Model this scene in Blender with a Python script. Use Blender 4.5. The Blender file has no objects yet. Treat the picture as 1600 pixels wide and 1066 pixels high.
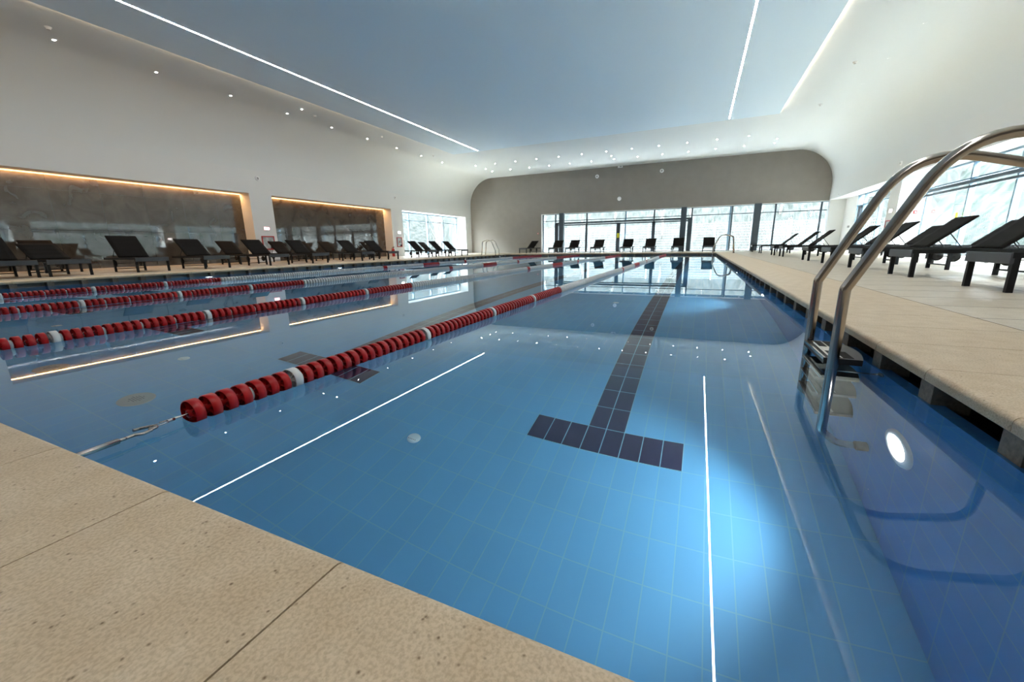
import bpy, bmesh, math, random
from mathutils import Vector, Matrix
random.seed(7)
PI = math.pi
sc = bpy.context.scene
COL = sc.collection

# ------------------------------------------------------------------ camera
CAM_H = 0.494
cam_d = bpy.data.cameras.new('camera')
cam_d.sensor_width = 36.0
cam_d.lens = 36.0 * 630.3 / 1600.0
cam_d.clip_start = 0.05
cam_d.clip_end = 300
cam = bpy.data.objects.new('camera', cam_d)
COL.objects.link(cam)
rx = Vector((0.911, 0.4121, -0.0155)).normalized()
rz = Vector((0.4045, -0.8856, 0.2283)).normalized()
ry = rz.cross(rx).normalized()
rx = ry.cross(rz).normalized()
cam.matrix_world = Matrix(((rx.x, ry.x, rz.x, 0), (rx.y, ry.y, rz.y, 0), (rx.z, ry.z, rz.z, CAM_H), (0, 0, 0, 1)))
sc.camera = cam

# ------------------------------------------------------------------ world, exposure
world = bpy.data.worlds.new('sky')
sc.world = world
world.use_nodes = True
wn = world.node_tree.nodes
bgn = wn.get('Background') or wn.new('ShaderNodeBackground')
bgn.inputs[0].default_value = (0.86, 0.94, 1.0, 1)
bgn.inputs[1].default_value = 15.0
sc.view_settings.view_transform = 'Standard'
sc.view_settings.look = 'None'
sc.view_settings.gamma = 1
sc.view_settings.use_curve_mapping = False
sc.view_settings.exposure = 2.22
cy = sc.cycles
cy.max_bounces = 10
cy.diffuse_bounces = 5
cy.glossy_bounces = 5
cy.transmission_bounces = 6
cy.transparent_max_bounces = 10
cy.sample_clamp_indirect = 6.0
cy.caustics_reflective = False
cy.caustics_refractive = True
cy.blur_glossy = 0.5
cy.use_denoising = True

# ------------------------------------------------------------------ dimensions (metres)
WZ = -0.13            # water level
XL, XR = -11.645, 0.8555   # pool inner edges
Y0, Y1 = 0.40, 25.40
DEPTH = 1.45
RXL, RXR = -17.5, 6.75     # room side walls
RY0, RY1 = -6.0, 30.5
HC = 5.32 + CAM_H          # ceiling height
RF = 2.0                   # fillet radius
LANE = 2.5

# ------------------------------------------------------------------ materials
def mat(name):
    m = bpy.data.materials.new(name)
    m.use_nodes = True
    return m, m.node_tree.nodes, m.node_tree.links, m.node_tree.nodes['Principled BSDF']

def simple(name, col, rough=0.5, metal=0.0, spec=0.5, emis=None, es=0.0):
    m, n, l, b = mat(name)
    b.inputs['Base Color'].default_value = (*col, 1)
    b.inputs['Roughness'].default_value = rough
    b.inputs['Metallic'].default_value = metal
    b.inputs['Specular IOR Level'].default_value = spec
    if emis:
        b.inputs['Emission Color'].default_value = (*emis, 1)
        b.inputs['Emission Strength'].default_value = es
    return m

def noisy(name, c1, c2, scale, rough=0.6, detail=4, stretch=(1, 1, 1), bump=0.0, bscale=None, spec=0.5, lo=0.35, hi=0.65):
    m, n, l, b = mat(name)
    tc = n.new('ShaderNodeTexCoord')
    mp = n.new('ShaderNodeMapping'); mp.inputs['Scale'].default_value = stretch
    l.new(tc.outputs['Object'], mp.inputs['Vector'])
    t = n.new('ShaderNodeTexNoise'); t.inputs['Scale'].default_value = scale; t.inputs['Detail'].default_value = detail
    l.new(mp.outputs[0], t.inputs['Vector'])
    r = n.new('ShaderNodeValToRGB')
    r.color_ramp.elements[0].position = lo; r.color_ramp.elements[0].color = (*c1, 1)
    r.color_ramp.elements[1].position = hi; r.color_ramp.elements[1].color = (*c2, 1)
    l.new(t.outputs[0], r.inputs[0]); l.new(r.outputs[0], b.inputs['Base Color'])
    b.inputs['Roughness'].default_value = rough
    b.inputs['Specular IOR Level'].default_value = spec
    if bump:
        t2 = n.new('ShaderNodeTexNoise'); t2.inputs['Scale'].default_value = bscale or scale * 3; t2.inputs['Detail'].default_value = 3
        l.new(mp.outputs[0], t2.inputs['Vector'])
        bp = n.new('ShaderNodeBump'); bp.inputs['Strength'].default_value = bump; bp.inputs['Distance'].default_value = 0.004
        l.new(t2.outputs[0], bp.inputs['Height']); l.new(bp.outputs[0], b.inputs['Normal'])
    return m

def stone_mat(name, base, tint, dark, rough=0.55):
    """beige agglomerate stone: mottled ground, fine grains and small pits"""
    m, n, l, b = mat(name)
    tc = n.new('ShaderNodeTexCoord')
    a = n.new('ShaderNodeTexNoise'); a.inputs['Scale'].default_value = 9; a.inputs['Detail'].default_value = 5
    g = n.new('ShaderNodeTexNoise'); g.inputs['Scale'].default_value = 170; g.inputs['Detail'].default_value = 3
    v = n.new('ShaderNodeTexVoronoi'); v.inputs['Scale'].default_value = 75
    p = n.new('ShaderNodeTexNoise'); p.inputs['Scale'].default_value = 42; p.inputs['Detail'].default_value = 2
    for t in (a, g, v, p):
        l.new(tc.outputs['Object'], t.inputs['Vector'])
    r1 = n.new('ShaderNodeValToRGB')
    r1.color_ramp.elements[0].position = 0.35; r1.color_ramp.elements[0].color = (*base, 1)
    r1.color_ramp.elements[1].position = 0.68; r1.color_ramp.elements[1].color = (*tint, 1)
    l.new(a.outputs[0], r1.inputs[0])
    r2 = n.new('ShaderNodeValToRGB')
    r2.color_ramp.elements[0].position = 0.36; r2.color_ramp.elements[0].color = (0.62, 0.56, 0.47, 1)
    r2.color_ramp.elements[1].position = 0.6; r2.color_ramp.elements[1].color = (1.08, 1.07, 1.05, 1)
    l.new(g.outputs[0], r2.inputs[0])
    mx = n.new('ShaderNodeMix'); mx.data_type = 'RGBA'; mx.blend_type = 'MULTIPLY'; mx.inputs[0].default_value = 0.5
    l.new(r1.outputs[0], mx.inputs[6]); l.new(r2.outputs[0], mx.inputs[7])
    # pits
    r3 = n.new('ShaderNodeValToRGB')
    r3.color_ramp.elements[0].position = 0.06; r3.color_ramp.elements[0].color = (1, 1, 1, 1)
    r3.color_ramp.elements[1].position = 0.27; r3.color_ramp.elements[1].color = (0, 0, 0, 1)
    l.new(v.outputs['Distance'], r3.inputs[0])
    r4 = n.new('ShaderNodeValToRGB')
    r4.color_ramp.elements[0].position = 0.52; r4.color_ramp.elements[0].color = (0, 0, 0, 1)
    r4.color_ramp.elements[1].position = 0.62; r4.color_ramp.elements[1].color = (1, 1, 1, 1)
    l.new(p.outputs[0], r4.inputs[0])
    mm = n.new('ShaderNodeMath'); mm.operation = 'MULTIPLY'
    l.new(r3.outputs[0], mm.inputs[0]); l.new(r4.outputs[0], mm.inputs[1])
    mx2 = n.new('ShaderNodeMix'); mx2.data_type = 'RGBA'
    l.new(mm.outputs[0], mx2.inputs[0]); l.new(mx.outputs[2], mx2.inputs[6]); mx2.inputs[7].default_value = (*dark, 1)
    l.new(mx2.outputs[2], b.inputs['Base Color'])
    b.inputs['Roughness'].default_value = rough
    b.inputs['Specular IOR Level'].default_value = 0.4
    bp = n.new('ShaderNodeBump'); bp.inputs['Strength'].default_value = 0.35; bp.inputs['Distance'].default_value = 0.002
    l.new(g.outputs[0], bp.inputs['Height']); l.new(bp.outputs[0], b.inputs['Normal'])
    return m

def tile_mat(name, c, grout, bw, rh, axis='XY', off=(0, 0), rough=0.55, mortar=0.003, var=0.06):
    m, n, l, b = mat(name)
    tc = n.new('ShaderNodeTexCoord')
    sp = n.new('ShaderNodeSeparateXYZ'); l.new(tc.outputs['Object'], sp.inputs[0])
    cb = n.new('ShaderNodeCombineXYZ')
    for i, ax in enumerate(axis):
        ad = n.new('ShaderNodeMath'); ad.operation = 'ADD'; ad.inputs[1].default_value = off[i] + 40 * (bw if i == 0 else rh)
        l.new(sp.outputs[ax], ad.inputs[0]); l.new(ad.outputs[0], cb.inputs[i])
    br = n.new('ShaderNodeTexBrick')
    br.offset = 0.0; br.squash = 1.0
    br.inputs['Scale'].default_value = 1.0
    br.inputs['Brick Width'].default_value = bw
    br.inputs['Row Height'].default_value = rh
    br.inputs['Mortar Size'].default_value = mortar
    br.inputs['Mortar Smooth'].default_value = 0.1
    br.inputs['Color1'].default_value = (*c, 1)
    br.inputs['Color2'].default_value = (*[x * (1 - var) for x in c], 1)
    br.inputs['Mortar'].default_value = (*grout, 1)
    l.new(cb.outputs[0], br.inputs['Vector'])
    l.new(br.outputs['Color'], b.inputs['Base Color'])
    b.inputs['Roughness'].default_value = rough
    return m

M = {}
M['ceiling'] = simple('ceiling_paint', (0.69, 0.715, 0.72), 0.85, spec=0.2)
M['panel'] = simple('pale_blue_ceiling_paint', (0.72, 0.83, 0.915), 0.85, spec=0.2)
M['wall'] = simple('white_wall_paint', (0.70, 0.715, 0.715), 0.85, spec=0.2)
M['taupe'] = noisy('taupe_wall_paint', (0.245, 0.222, 0.20), (0.258, 0.235, 0.212), 2, 0.8, spec=0.2)
M['reveal'] = simple('window_reveal_paint', (0.80, 0.80, 0.79), 0.8, spec=0.2)
M['stone'] = stone_mat('beige_coping_stone', (0.545, 0.425, 0.285), (0.62, 0.505, 0.36), (0.17, 0.11, 0.06))
M['deck'] = stone_mat('beige_deck_stone', (0.50, 0.43, 0.33), (0.57, 0.50, 0.40), (0.2, 0.13, 0.08), 0.42)

M['joint'] = simple('dark_joint', (0.12, 0.09, 0.065), 0.9)
M['tile'] = tile_mat('blue_floor_tiles', (0.105, 0.375, 0.645), (0.165, 0.43, 0.57), 0.125, 0.25, 'XY', (-0.0125, 0.12))
M['tile_x'] = tile_mat('blue_side_wall_tiles', (0.06, 0.27, 0.60), (0.12, 0.33, 0.5), 0.25, 0.125, 'YZ', (0.12, 0.08))
M['tile_y'] = tile_mat('blue_end_wall_tiles', (0.06, 0.27, 0.60), (0.12, 0.33, 0.5), 0.125, 0.25, 'XZ', (-0.0125, 0.08))
M['navy'] = tile_mat('navy_lane_tiles', (0.007, 0.004, 0.042), (0.20, 0.46, 0.58), 0.125, 0.25, 'XY', (-0.0125, 0.12))
M['gutter'] = simple('dark_gutter_tiles', (0.035, 0.035, 0.033), 0.6)
M['gutter_light'] = simple('gutter_back_lining', (0.22, 0.24, 0.23), 0.6)
M['pier'] = noisy('gutter_pier_stone', (0.16, 0.13, 0.10), (0.24, 0.20, 0.155), 60, 0.8)
M['steel'] = simple('polished_stainless_steel', (0.47, 0.43, 0.385), 0.17, 1.0)
M['steel_thin'] = simple('brushed_stainless_steel', (0.5, 0.5, 0.5), 0.25, 1.0)
M['red'] = simple('red_float_plastic', (0.38, 0.005, 0.006), 0.32, spec=0.35)
M['white_plastic'] = simple('white_float_plastic', (0.62, 0.63, 0.62), 0.35)
M['cream_plastic'] = simple('cream_insert_plastic', (0.72, 0.6, 0.5), 0.4)
M['frame'] = simple('anthracite_lounger_frame', (0.007, 0.0078, 0.0092), 0.5, spec=0.25)
M['frame_grey'] = simple('slate_lounger_foot_board', (0.045, 0.050, 0.058), 0.4)
M['sling'] = noisy('charcoal_sling_fabric', (0.0065, 0.0056, 0.005), (0.011, 0.0095, 0.0085), 300, 0.8, spec=0.12)
M['rubber'] = simple('black_rubber', (0.01, 0.01, 0.01), 0.6)
M['alu'] = simple('anthracite_window_frame', (0.045, 0.065, 0.085), 0.45)
M['alu_side'] = simple('bluegrey_window_frame', (0.16, 0.25, 0.33), 0.4)
M['black'] = simple('black_step_rubber', (0.008, 0.008, 0.009), 0.5)
M['led_white'] = simple('white_led_diffuser', (0.9, 0.9, 0.9), 0.5, emis=(1.0, 0.975, 0.955), es=33.0)
M['led_warm'] = simple('warm_led_strip', (0.9, 0.8, 0.6), 0.5, emis=(1.0, 0.50, 0.20), es=2.2)
M['led_cove'] = simple('cove_led_strip', (0.9, 0.8, 0.6), 0.5, emis=(1.0, 0.78, 0.52), es=3.2)
M['spot'] = simple('spotlight_lens', (0.9, 0.9, 0.9), 0.3, emis=(1.0, 0.95, 0.9), es=70.0)
M['pool_lamp'] = simple('pool_lamp_lens', (0.9, 0.95, 1), 0.3, emis=(0.92, 0.97, 1.0), es=10.0)
M['white_paint'] = simple('white_enamel', (0.8, 0.8, 0.8), 0.4)
M['grey_plastic'] = simple('grey_plastic', (0.35, 0.35, 0.34), 0.5)
M['drain'] = simple('grey_drain_cover', (0.33, 0.36, 0.33), 0.6)
M['hole'] = simple('dark_hole', (0.03, 0.03, 0.04), 0.8)
M['inlet'] = simple('white_inlet_cover', (0.62, 0.78, 0.80), 0.5)
M['red_paint'] = simple('red_cabinet_enamel', (0.42, 0.02, 0.02), 0.4)
M['glass_cab'] = noisy('cabinet_window', (0.30, 0.36, 0.38), (0.62, 0.66, 0.66), 5, 0.15, detail=1)
M['sign_red'] = simple('lit_exit_sign_face', (0.8, 0.1, 0.15), 0.4, emis=(1.0, 0.35, 0.42), es=1.2)
M['sign_white'] = simple('lit_sign_symbol', (0.9, 0.8, 0.8), 0.4, emis=(1.0, 0.86, 0.88), es=3.0)
M['lamp_white'] = simple('emergency_lamp_face', (0.9, 0.9, 0.9), 0.4, emis=(1.0, 0.97, 0.95), es=3.0)
M['yellow'] = simple('yellow_sticker', (0.75, 0.72, 0.05), 0.5)
M['concrete'] = noisy('pale_terrace_paving', (0.15, 0.155, 0.155), (0.20, 0.205, 0.205), 1.5, 0.8)
M['terrace'] = noisy('darkened_terrace_paving', (0.075, 0.078, 0.078), (0.10, 0.103, 0.103), 1.5, 0.8)  # same paving as at the sides, darkened to weaken bounce light on the ceiling
M['slope'] = noisy('pale_hillside_grass', (0.016, 0.0185, 0.017), (0.034, 0.035, 0.034), 2.2, 0.9, detail=8, stretch=(3.2, 1, 0.45), lo=0.36, hi=0.64, spec=0.0)
M['slope_mat'] = noisy('netted_hillside', (0.018, 0.0235, 0.0205), (0.036, 0.0375, 0.037), 1.1, 0.9, detail=9, stretch=(1.5, 1.5, 0.9), lo=0.36, hi=0.62, spec=0.0)
M['bark'] = noisy('grey_bark', (0.05, 0.045, 0.04), (0.12, 0.11, 0.10), 5, 0.9)
M['fence'] = simple('white_fence_wire', (0.35, 0.37, 0.37), 0.5)

# niche back: large glossy dark stone slabs, slightly wavy polish
def niche_mat():
    m, n, l, b = mat('polished_brown_slab')
    tc = n.new('ShaderNodeTexCoord')
    t = n.new('ShaderNodeTexNoise'); t.inputs['Scale'].default_value = 1.7; t.inputs['Detail'].default_value = 6
    t.inputs['Distortion'].default_value = 1.2
    l.new(tc.outputs['Object'], t.inputs['Vector'])
    r = n.new('ShaderNodeValToRGB')
    r.color_ramp.elements[0].position = 0.3; r.color_ramp.elements[0].color = (0.042, 0.035, 0.028, 1)
    r.color_ramp.elements[1].position = 0.72; r.color_ramp.elements[1].color = (0.080, 0.069, 0.056, 1)
    l.new(t.outputs[0], r.inputs[0])
    sp = n.new('ShaderNodeSeparateXYZ'); l.new(tc.outputs['Object'], sp.inputs[0])
    cb = n.new('ShaderNodeCombineXYZ')
    for i, ax in enumerate('YZ'):
        ad = n.new('ShaderNodeMath'); ad.operation = 'ADD'; ad.inputs[1].default_value = 12.0
        l.new(sp.outputs[ax], ad.inputs[0]); l.new(ad.outputs[0], cb.inputs[i])
    br = n.new('ShaderNodeTexBrick'); br.offset = 0
    br.inputs['Scale'].default_value = 1; br.inputs['Brick Width'].default_value = 1.2; br.inputs['Row Height'].default_value = 1.2
    br.inputs['Mortar Size'].default_value = 0.006
    br.inputs['Color1'].default_value = (1, 1, 1, 1); br.inputs['Color2'].default_value = (0.93, 0.93, 0.93, 1)
    br.inputs['Mortar'].default_value = (0.6, 0.6, 0.6, 1)
    l.new(cb.outputs[0], br.inputs['Vector'])
    mx = n.new('ShaderNodeMix'); mx.data_type = 'RGBA'; mx.blend_type = 'MULTIPLY'; mx.inputs[0].default_value = 1
    l.new(r.outputs[0], mx.inputs[6]); l.new(br.outputs[0], mx.inputs[7])
    l.new(mx.outputs[2], b.inputs['Base Color'])
    b.inputs['Roughness'].default_value = 0.03
    b.inputs['IOR'].default_value = 1.95
    t2 = n.new('ShaderNodeTexNoise'); t2.inputs['Scale'].default_value = 1.1; t2.inputs['Detail'].default_value = 2
    l.new(tc.outputs['Object'], t2.inputs['Vector'])
    bp = n.new('ShaderNodeBump'); bp.inputs['Strength'].default_value = 0.05; bp.inputs['Distance'].default_value = 0.01
    l.new(t2.outputs[0], bp.inputs['Height']); l.new(bp.outputs[0], b.inputs['Normal'])
    return m
M['niche'] = niche_mat()

def water_mat():
    m = bpy.data.materials.new('clear_pool_water'); m.use_nodes = True
    n = m.node_tree.nodes; l = m.node_tree.links
    n.clear()
    out = n.new('ShaderNodeOutputMaterial')
    g = n.new('ShaderNodeBsdfGlass'); g.inputs['IOR'].default_value = 1.333; g.inputs['Roughness'].default_value = 0.0
    g.inputs['Color'].default_value = (0.93, 0.98, 1.0, 1)
    tc = n.new('ShaderNodeTexCoord')
    t = n.new('ShaderNodeTexNoise'); t.inputs['Scale'].default_value = 1.3; t.inputs['Detail'].default_value = 2
    l.new(tc.outputs['Object'], t.inputs['Vector'])
    bp = n.new('ShaderNodeBump'); bp.inputs['Strength'].default_value = 0.012; bp.inputs['Distance'].default_value = 0.01
    l.new(t.outputs[0], bp.inputs['Height']); l.new(bp.outputs[0], g.inputs['Normal'])
    l.new(g.outputs[0], out.inputs['Surface'])
    return m
M['water'] = water_mat()

def pane_mat():
    m = bpy.data.materials.new('clear_window_pane'); m.use_nodes = True
    n = m.node_tree.nodes; l = m.node_tree.links
    n.clear()
    out = n.new('ShaderNodeOutputMaterial')
    tr = n.new('ShaderNodeBsdfTransparent'); tr.inputs[0].default_value = (0.94, 0.97, 0.97, 1)
    gl = n.new('ShaderNodeBsdfGlossy'); gl.inputs['Roughness'].default_value = 0.02
    lw = n.new('ShaderNodeLayerWeight'); lw.inputs[0].default_value = 0.5
    pw = n.new('ShaderNodeMath'); pw.operation = 'POWER'; pw.inputs[1].default_value = 5.0
    fr = n.new('ShaderNodeMath'); fr.operation = 'MULTIPLY_ADD'; fr.inputs[1].default_value = 0.92; fr.inputs[2].default_value = 0.04
    l.new(lw.outputs['Facing'], pw.inputs[0]); l.new(pw.outputs[0], fr.inputs[0])
    mx = n.new('ShaderNodeMixShader')
    l.new(fr.outputs[0], mx.inputs[0]); l.new(tr.outputs[0], mx.inputs[1]); l.new(gl.outputs[0], mx.inputs[2])
    l.new(mx.outputs[0], out.inputs['Surface'])
    return m
M['pane'] = pane_mat()

# ------------------------------------------------------------------ mesh helpers
def new_bm():
    return bmesh.new()

def box(bm, x0, x1, y0, y1, z0, z1, bev=0.0):
    r = bmesh.ops.create_cube(bm, size=1.0)
    vs = r['verts']
    bmesh.ops.scale(bm, vec=(x1 - x0, y1 - y0, z1 - z0), verts=vs)
    bmesh.ops.translate(bm, vec=((x0 + x1) / 2, (y0 + y1) / 2, (z0 + z1) / 2), verts=vs)
    if bev > 0:
        es = list({e for v in vs for e in v.link_edges})
        bmesh.ops.bevel(bm, geom=es, offset=bev, segments=2, affect='EDGES', profile=0.7)
    return vs

def quad(bm, *pts):
    return bm.faces.new([bm.verts.new(p) for p in pts])

def tube(bm, pts, r, seg=12, cap=True, closed=False):
    """sweep a circle of radius r (number or list) along pts"""
    pts = [Vector(p) for p in pts]
    N = len(pts)
    rs = r if isinstance(r, (list, tuple)) else [r] * N
    rings = []
    up = None
    for i, p in enumerate(pts):
        a = pts[(i - 1) % N] if (closed or i > 0) else p
        b = pts[(i + 1) % N] if (closed or i < N - 1) else p
        t = (b - a).normalized()
        if up is None:
            up = Vector((0, 0, 1)) if abs(t.z) < 0.9 else Vector((1, 0, 0))
        s = t.cross(up).normalized()
        up = s.cross(t).normalized()
        rings.append([bm.verts.new(p + (s * math.cos(2 * PI * k / seg) + up * math.sin(2 * PI * k / seg)) * rs[i]) for k in range(seg)])
    M_ = N if closed else N - 1
    for i in range(M_):
        A, B = rings[i], rings[(i + 1) % N]
        for k in range(seg):
            f = bm.faces.new((A[k], A[(k + 1) % seg], B[(k + 1) % seg], B[k]))
            f.smooth = True
    if cap and not closed:
        bm.faces.new(rings[0][::-1]); bm.faces.new(rings[-1])

def lathe(bm, prof, origin=(0, 0, 0), axis='Z', seg=24, smooth=True):
    """revolve (radius, height) pairs about an axis through origin"""
    o = Vector(origin)
    def P(r, h, a):
        c, s = math.cos(a) * r, math.sin(a) * r
        return o + (Vector((c, s, h)) if axis == 'Z' else Vector((h, c, s)) if axis == 'X' else Vector((c, h, s)))
    rings = []
    for r, h in prof:
        if r < 1e-6:
            rings.append([bm.verts.new(P(0, h, 0))])
        else:
            rings.append([bm.verts.new(P(r, h, 2 * PI * k / seg)) for k in range(seg)])
    for A, B in zip(rings, rings[1:]):
        for k in range(seg):
            k2 = (k + 1) % seg
            if len(A) == 1 and len(B) == 1:
                continue
            if len(A) == 1:
                f = bm.faces.new((A[0], B[k], B[k2]))
            elif len(B) == 1:
                f = bm.faces.new((A[k], A[k2], B[0]))
            else:
                f = bm.faces.new((A[k], A[k2], B[k2], B[k]))
            f.smooth = smooth

def fillet_path(pts, rad, n=6):
    """polyline with rounded inner corners; rad = number or list per inner corner"""
    pts = [Vector(p) for p in pts]
    out = [pts[0]]
    for i in range(1, len(pts) - 1):
        r = rad[i - 1] if isinstance(rad, (list, tuple)) else rad
        p = pts[i]; a = (pts[i - 1] - p); b = (pts[i + 1] - p)
        la, lb = a.length, b.length; a.normalize(); b.normalize()
        ang = a.angle(b)
        if r <= 0 or ang > PI - 0.02:
            out.append(p); continue
        d = min(r / math.tan(ang / 2), la * 0.48, lb * 0.48)
        for k in range(n + 1):
            t = k / n
            out.append((p + a * d) * (1 - t) ** 2 + p * 2 * t * (1 - t) + (p + b * d) * t ** 2)
    out.append(pts[-1])
    return out

def obj(name, bm, m, parent=None, loc=None):
    bmesh.ops.recalc_face_normals(bm, faces=bm.faces)
    me = bpy.data.meshes.new(name)
    bm.to_mesh(me); bm.free()
    me.materials.append(m)
    o = bpy.data.objects.new(name, me)
    COL.objects.link(o)
    if parent:
        o.parent = parent
    if loc:
        o.location = loc
    return o

def tag(o, label=None, cat=None, group=None, kind=None):
    if label: o['label'] = label
    if cat: o['category'] = cat
    if group: o['group'] = group
    if kind: o['kind'] = kind
    return o

def thing(name, label, cat, loc=(0, 0, 0), rz_=0.0, group=None):
    o = bpy.data.objects.new(name, None)
    COL.objects.link(o)
    o.empty_display_size = 0.1
    o.location = loc; o.rotation_euler = (0, 0, rz_)
    return tag(o, label, cat, group)

def struct(name, bm, m, parent=None):
    o = obj(name, bm, m, parent)
    o['kind'] = 'structure'
    return o


def dup(root, loc=None, rz_=None, label=None, group=None):
    def rec(o, par):
        c = o.copy(); COL.objects.link(c)
        if par is not None:
            c.parent = par
        for ch in list(o.children):
            rec(ch, c)
        return c
    r = rec(root, None)
    if loc is not None: r.location = loc
    if rz_ is not None: r.rotation_euler = (0, 0, rz_)
    if label: r['label'] = label
    if group: r['group'] = group
    return r

# ------------------------------------------------------------------ ceiling (with two lit cove steps)
COVE_R, COVE_L, COVE_END = 2.65, -13.62, 21.85
def cove_d(y):
    return 0.055 * max(0.0, min(1.0, (COVE_END - y) / 0.8))
def ceil_z(x, y):
    z = HC
    # fillets to the side walls
    if x > RXR - RF:
        u = min(1.0, (x - (RXR - RF)) / RF); z = HC - RF + RF * math.sqrt(max(0, 1 - u * u))
    if x < RXL + RF:
        u = min(1.0, ((RXL + RF) - x) / RF); z = HC - RF + RF * math.sqrt(max(0, 1 - u * u))
    if x >= COVE_R:
        t = max(0, 1 - (x - COVE_R) / 1.6); z += cove_d(y) * t * t * (3 - 2 * t)
    if x <= COVE_L:
        t = max(0, 1 - (COVE_L - x) / 1.6); z += cove_d(y) * t * t * (3 - 2 * t)
    return z
ys = [RY0, 0, 8, 16, 20, 21.05, 21.25, 21.45, 21.65, 21.85, 23, 26, RY1]
bm = new_bm()
def grid_x(xs):
    rows = [[bm.verts.new((x, y, ceil_z(x, y))) for x in xs] for y in ys]
    for j in range(len(ys) - 1):
        for i in range(len(xs) - 1):
            f = bm.faces.new((rows[j][i], rows[j][i + 1], rows[j + 1][i + 1], rows[j + 1][i]))
            f.smooth = True
eps = 1e-4
arcR = [RXR - RF + RF * math.sin(PI / 2 * k / 18) for k in range(19)]
grid_x([COVE_R + 0.0001] + [COVE_R + 0.2 * k for k in range(1, 9)] + arcR[1:])
grid_x([-x_ for x_ in []] + sorted([RXL + RF - RF * math.sin(PI / 2 * k / 18) for k in range(19)]) + [COVE_L - 1.4 + 0.2 * k for k in range(7)] + [COVE_L - 0.0001])
struct('ceiling', bm, M['ceiling'])
# flat middle panel
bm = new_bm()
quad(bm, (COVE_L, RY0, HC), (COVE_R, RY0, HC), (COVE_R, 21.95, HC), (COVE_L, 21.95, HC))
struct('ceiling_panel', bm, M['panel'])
bm = new_bm()
quad(bm, (COVE_L, 21.95, HC), (COVE_R, 21.95, HC), (COVE_R, RY1, HC), (COVE_L, RY1, HC))
struct('ceiling', bm, M['ceiling'])
# lit vertical faces of the two steps
for nm, X, lab in (('cove_light', COVE_R, 'warm cove light line along the right edge of the blue ceiling panel'),
                   ('cove_light', COVE_L, 'warm cove light line along the left edge of the blue ceiling panel')):
    bm = new_bm()
    s = 1 if X > 0 else -1
    yy = [-5.5, 5, 15, 21.05, 21.25, 21.45, 21.65, 21.80]
    for a, b_ in zip(yy, yy[1:]):
        quad(bm, (X + s * 0.0005, a, HC + 0.001), (X + s * 0.0005, b_, HC + 0.001), (X + s * 0.0005, b_, HC + cove_d(b_)), (X + s * 0.0005, a, HC + cove_d(a)))
    tag(obj(nm, bm, M['led_cove']), lab, 'ceiling light', 'cove lights')

# ------------------------------------------------------------------ walls
def side_wall(name, xin, xout, openings, m, ztop=HC - RF, zlin=2.86):
    """thick wall with openings [(y0,y1)] full height below zlin"""
    bm = new_bm()
    xa, xb = sorted((xin, xout))
    box(bm, xa, xb, RY0, RY1 + 0.3, zlin, ztop + 0.002)
    y = RY0
    for a, b_ in openings:
        if a > y:
            box(bm, xa, xb, y, a, -0.02, zlin)
        y = b_
    if y < RY1 + 0.3:
        box(bm, xa, xb, y, RY1 + 0.3, -0.02, zlin)
    return struct(name, bm, m)
side_wall('wall_right', RXR, 7.5, [(4.05, 11.95), (12.9, 20.78), (21.72, 30.3)], M['wall'])
side_wall('wall_left', RXL, -18.25, [(4.05, 11.83), (12.84, 20.66), (21.7, 29.6)], M['wall'])
# outer blank above the curved ceiling, keeps the sky out
bm = new_bm()
box(bm, -18.4, 7.6, RY0 - 0.3, RY1 + 0.5, HC + 0.12, HC + 0.3)
struct('trim_1', bm, M['wall'])
# wall to the right window's far end
bm = new_bm()
box(bm, 7.5, 7.75, 28.3, 30.8, -0.02, 3.0)
struct('trim_2', bm, M['reveal'])
# back wall behind the camera
bm = new_bm()
box(bm, RXL - 0.9, RXR + 0.9, RY0 - 0.25, RY0, -0.02, HC + 0.2)
struct('wall_back', bm, M['taupe'])
# far wall: taupe face shaped by the rounded tunnel, window opening below
WX0, WX1, WZT = -11.28, 6.72, 2.36 + CAM_H
bm = new_bm()
def wall_prof(n=18):
    p = [(RXL, 0.0), (RXL, HC - RF)]
    p += [(RXL + RF - RF * math.cos(PI / 2 * k / n), HC - RF + RF * math.sin(PI / 2 * k / n)) for k in range(1, n + 1)]
    p += [(RXR - RF + RF * math.sin(PI / 2 * k / n), HC - RF + RF * math.cos(PI / 2 * k / n)) for k in range(0, n + 1)]
    p += [(RXR, WZT), (WX0, WZT), (WX0, 0.0)]
    return p
pr = wall_prof()
A = [bm.verts.new((x, RY1, z)) for x, z in pr]
B = [bm.verts.new((x, RY1 + 0.28, z)) for x, z in pr]
bm.faces.new(A); bm.faces.new(B[::-1])
for k in range(len(pr)):
    k2 = (k + 1) % len(pr)
    bm.faces.new((A[k], A[k2], B[k2], B[k]))
struct('wall_far', bm, M['taupe'])
bm = new_bm()   # white jamb and head lining of the far window
box(bm, WX0 - 0.0, WX0 + 0.06, RY1 - 0.012, RY1 + 0.30, 0.0, WZT - 0.001)
box(bm, WX0, WX1 + 0.03, RY1 - 0.012, RY1 + 0.30, WZT - 0.035, WZT - 0.002)
struct('trim_3', bm, M['reveal'])

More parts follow.
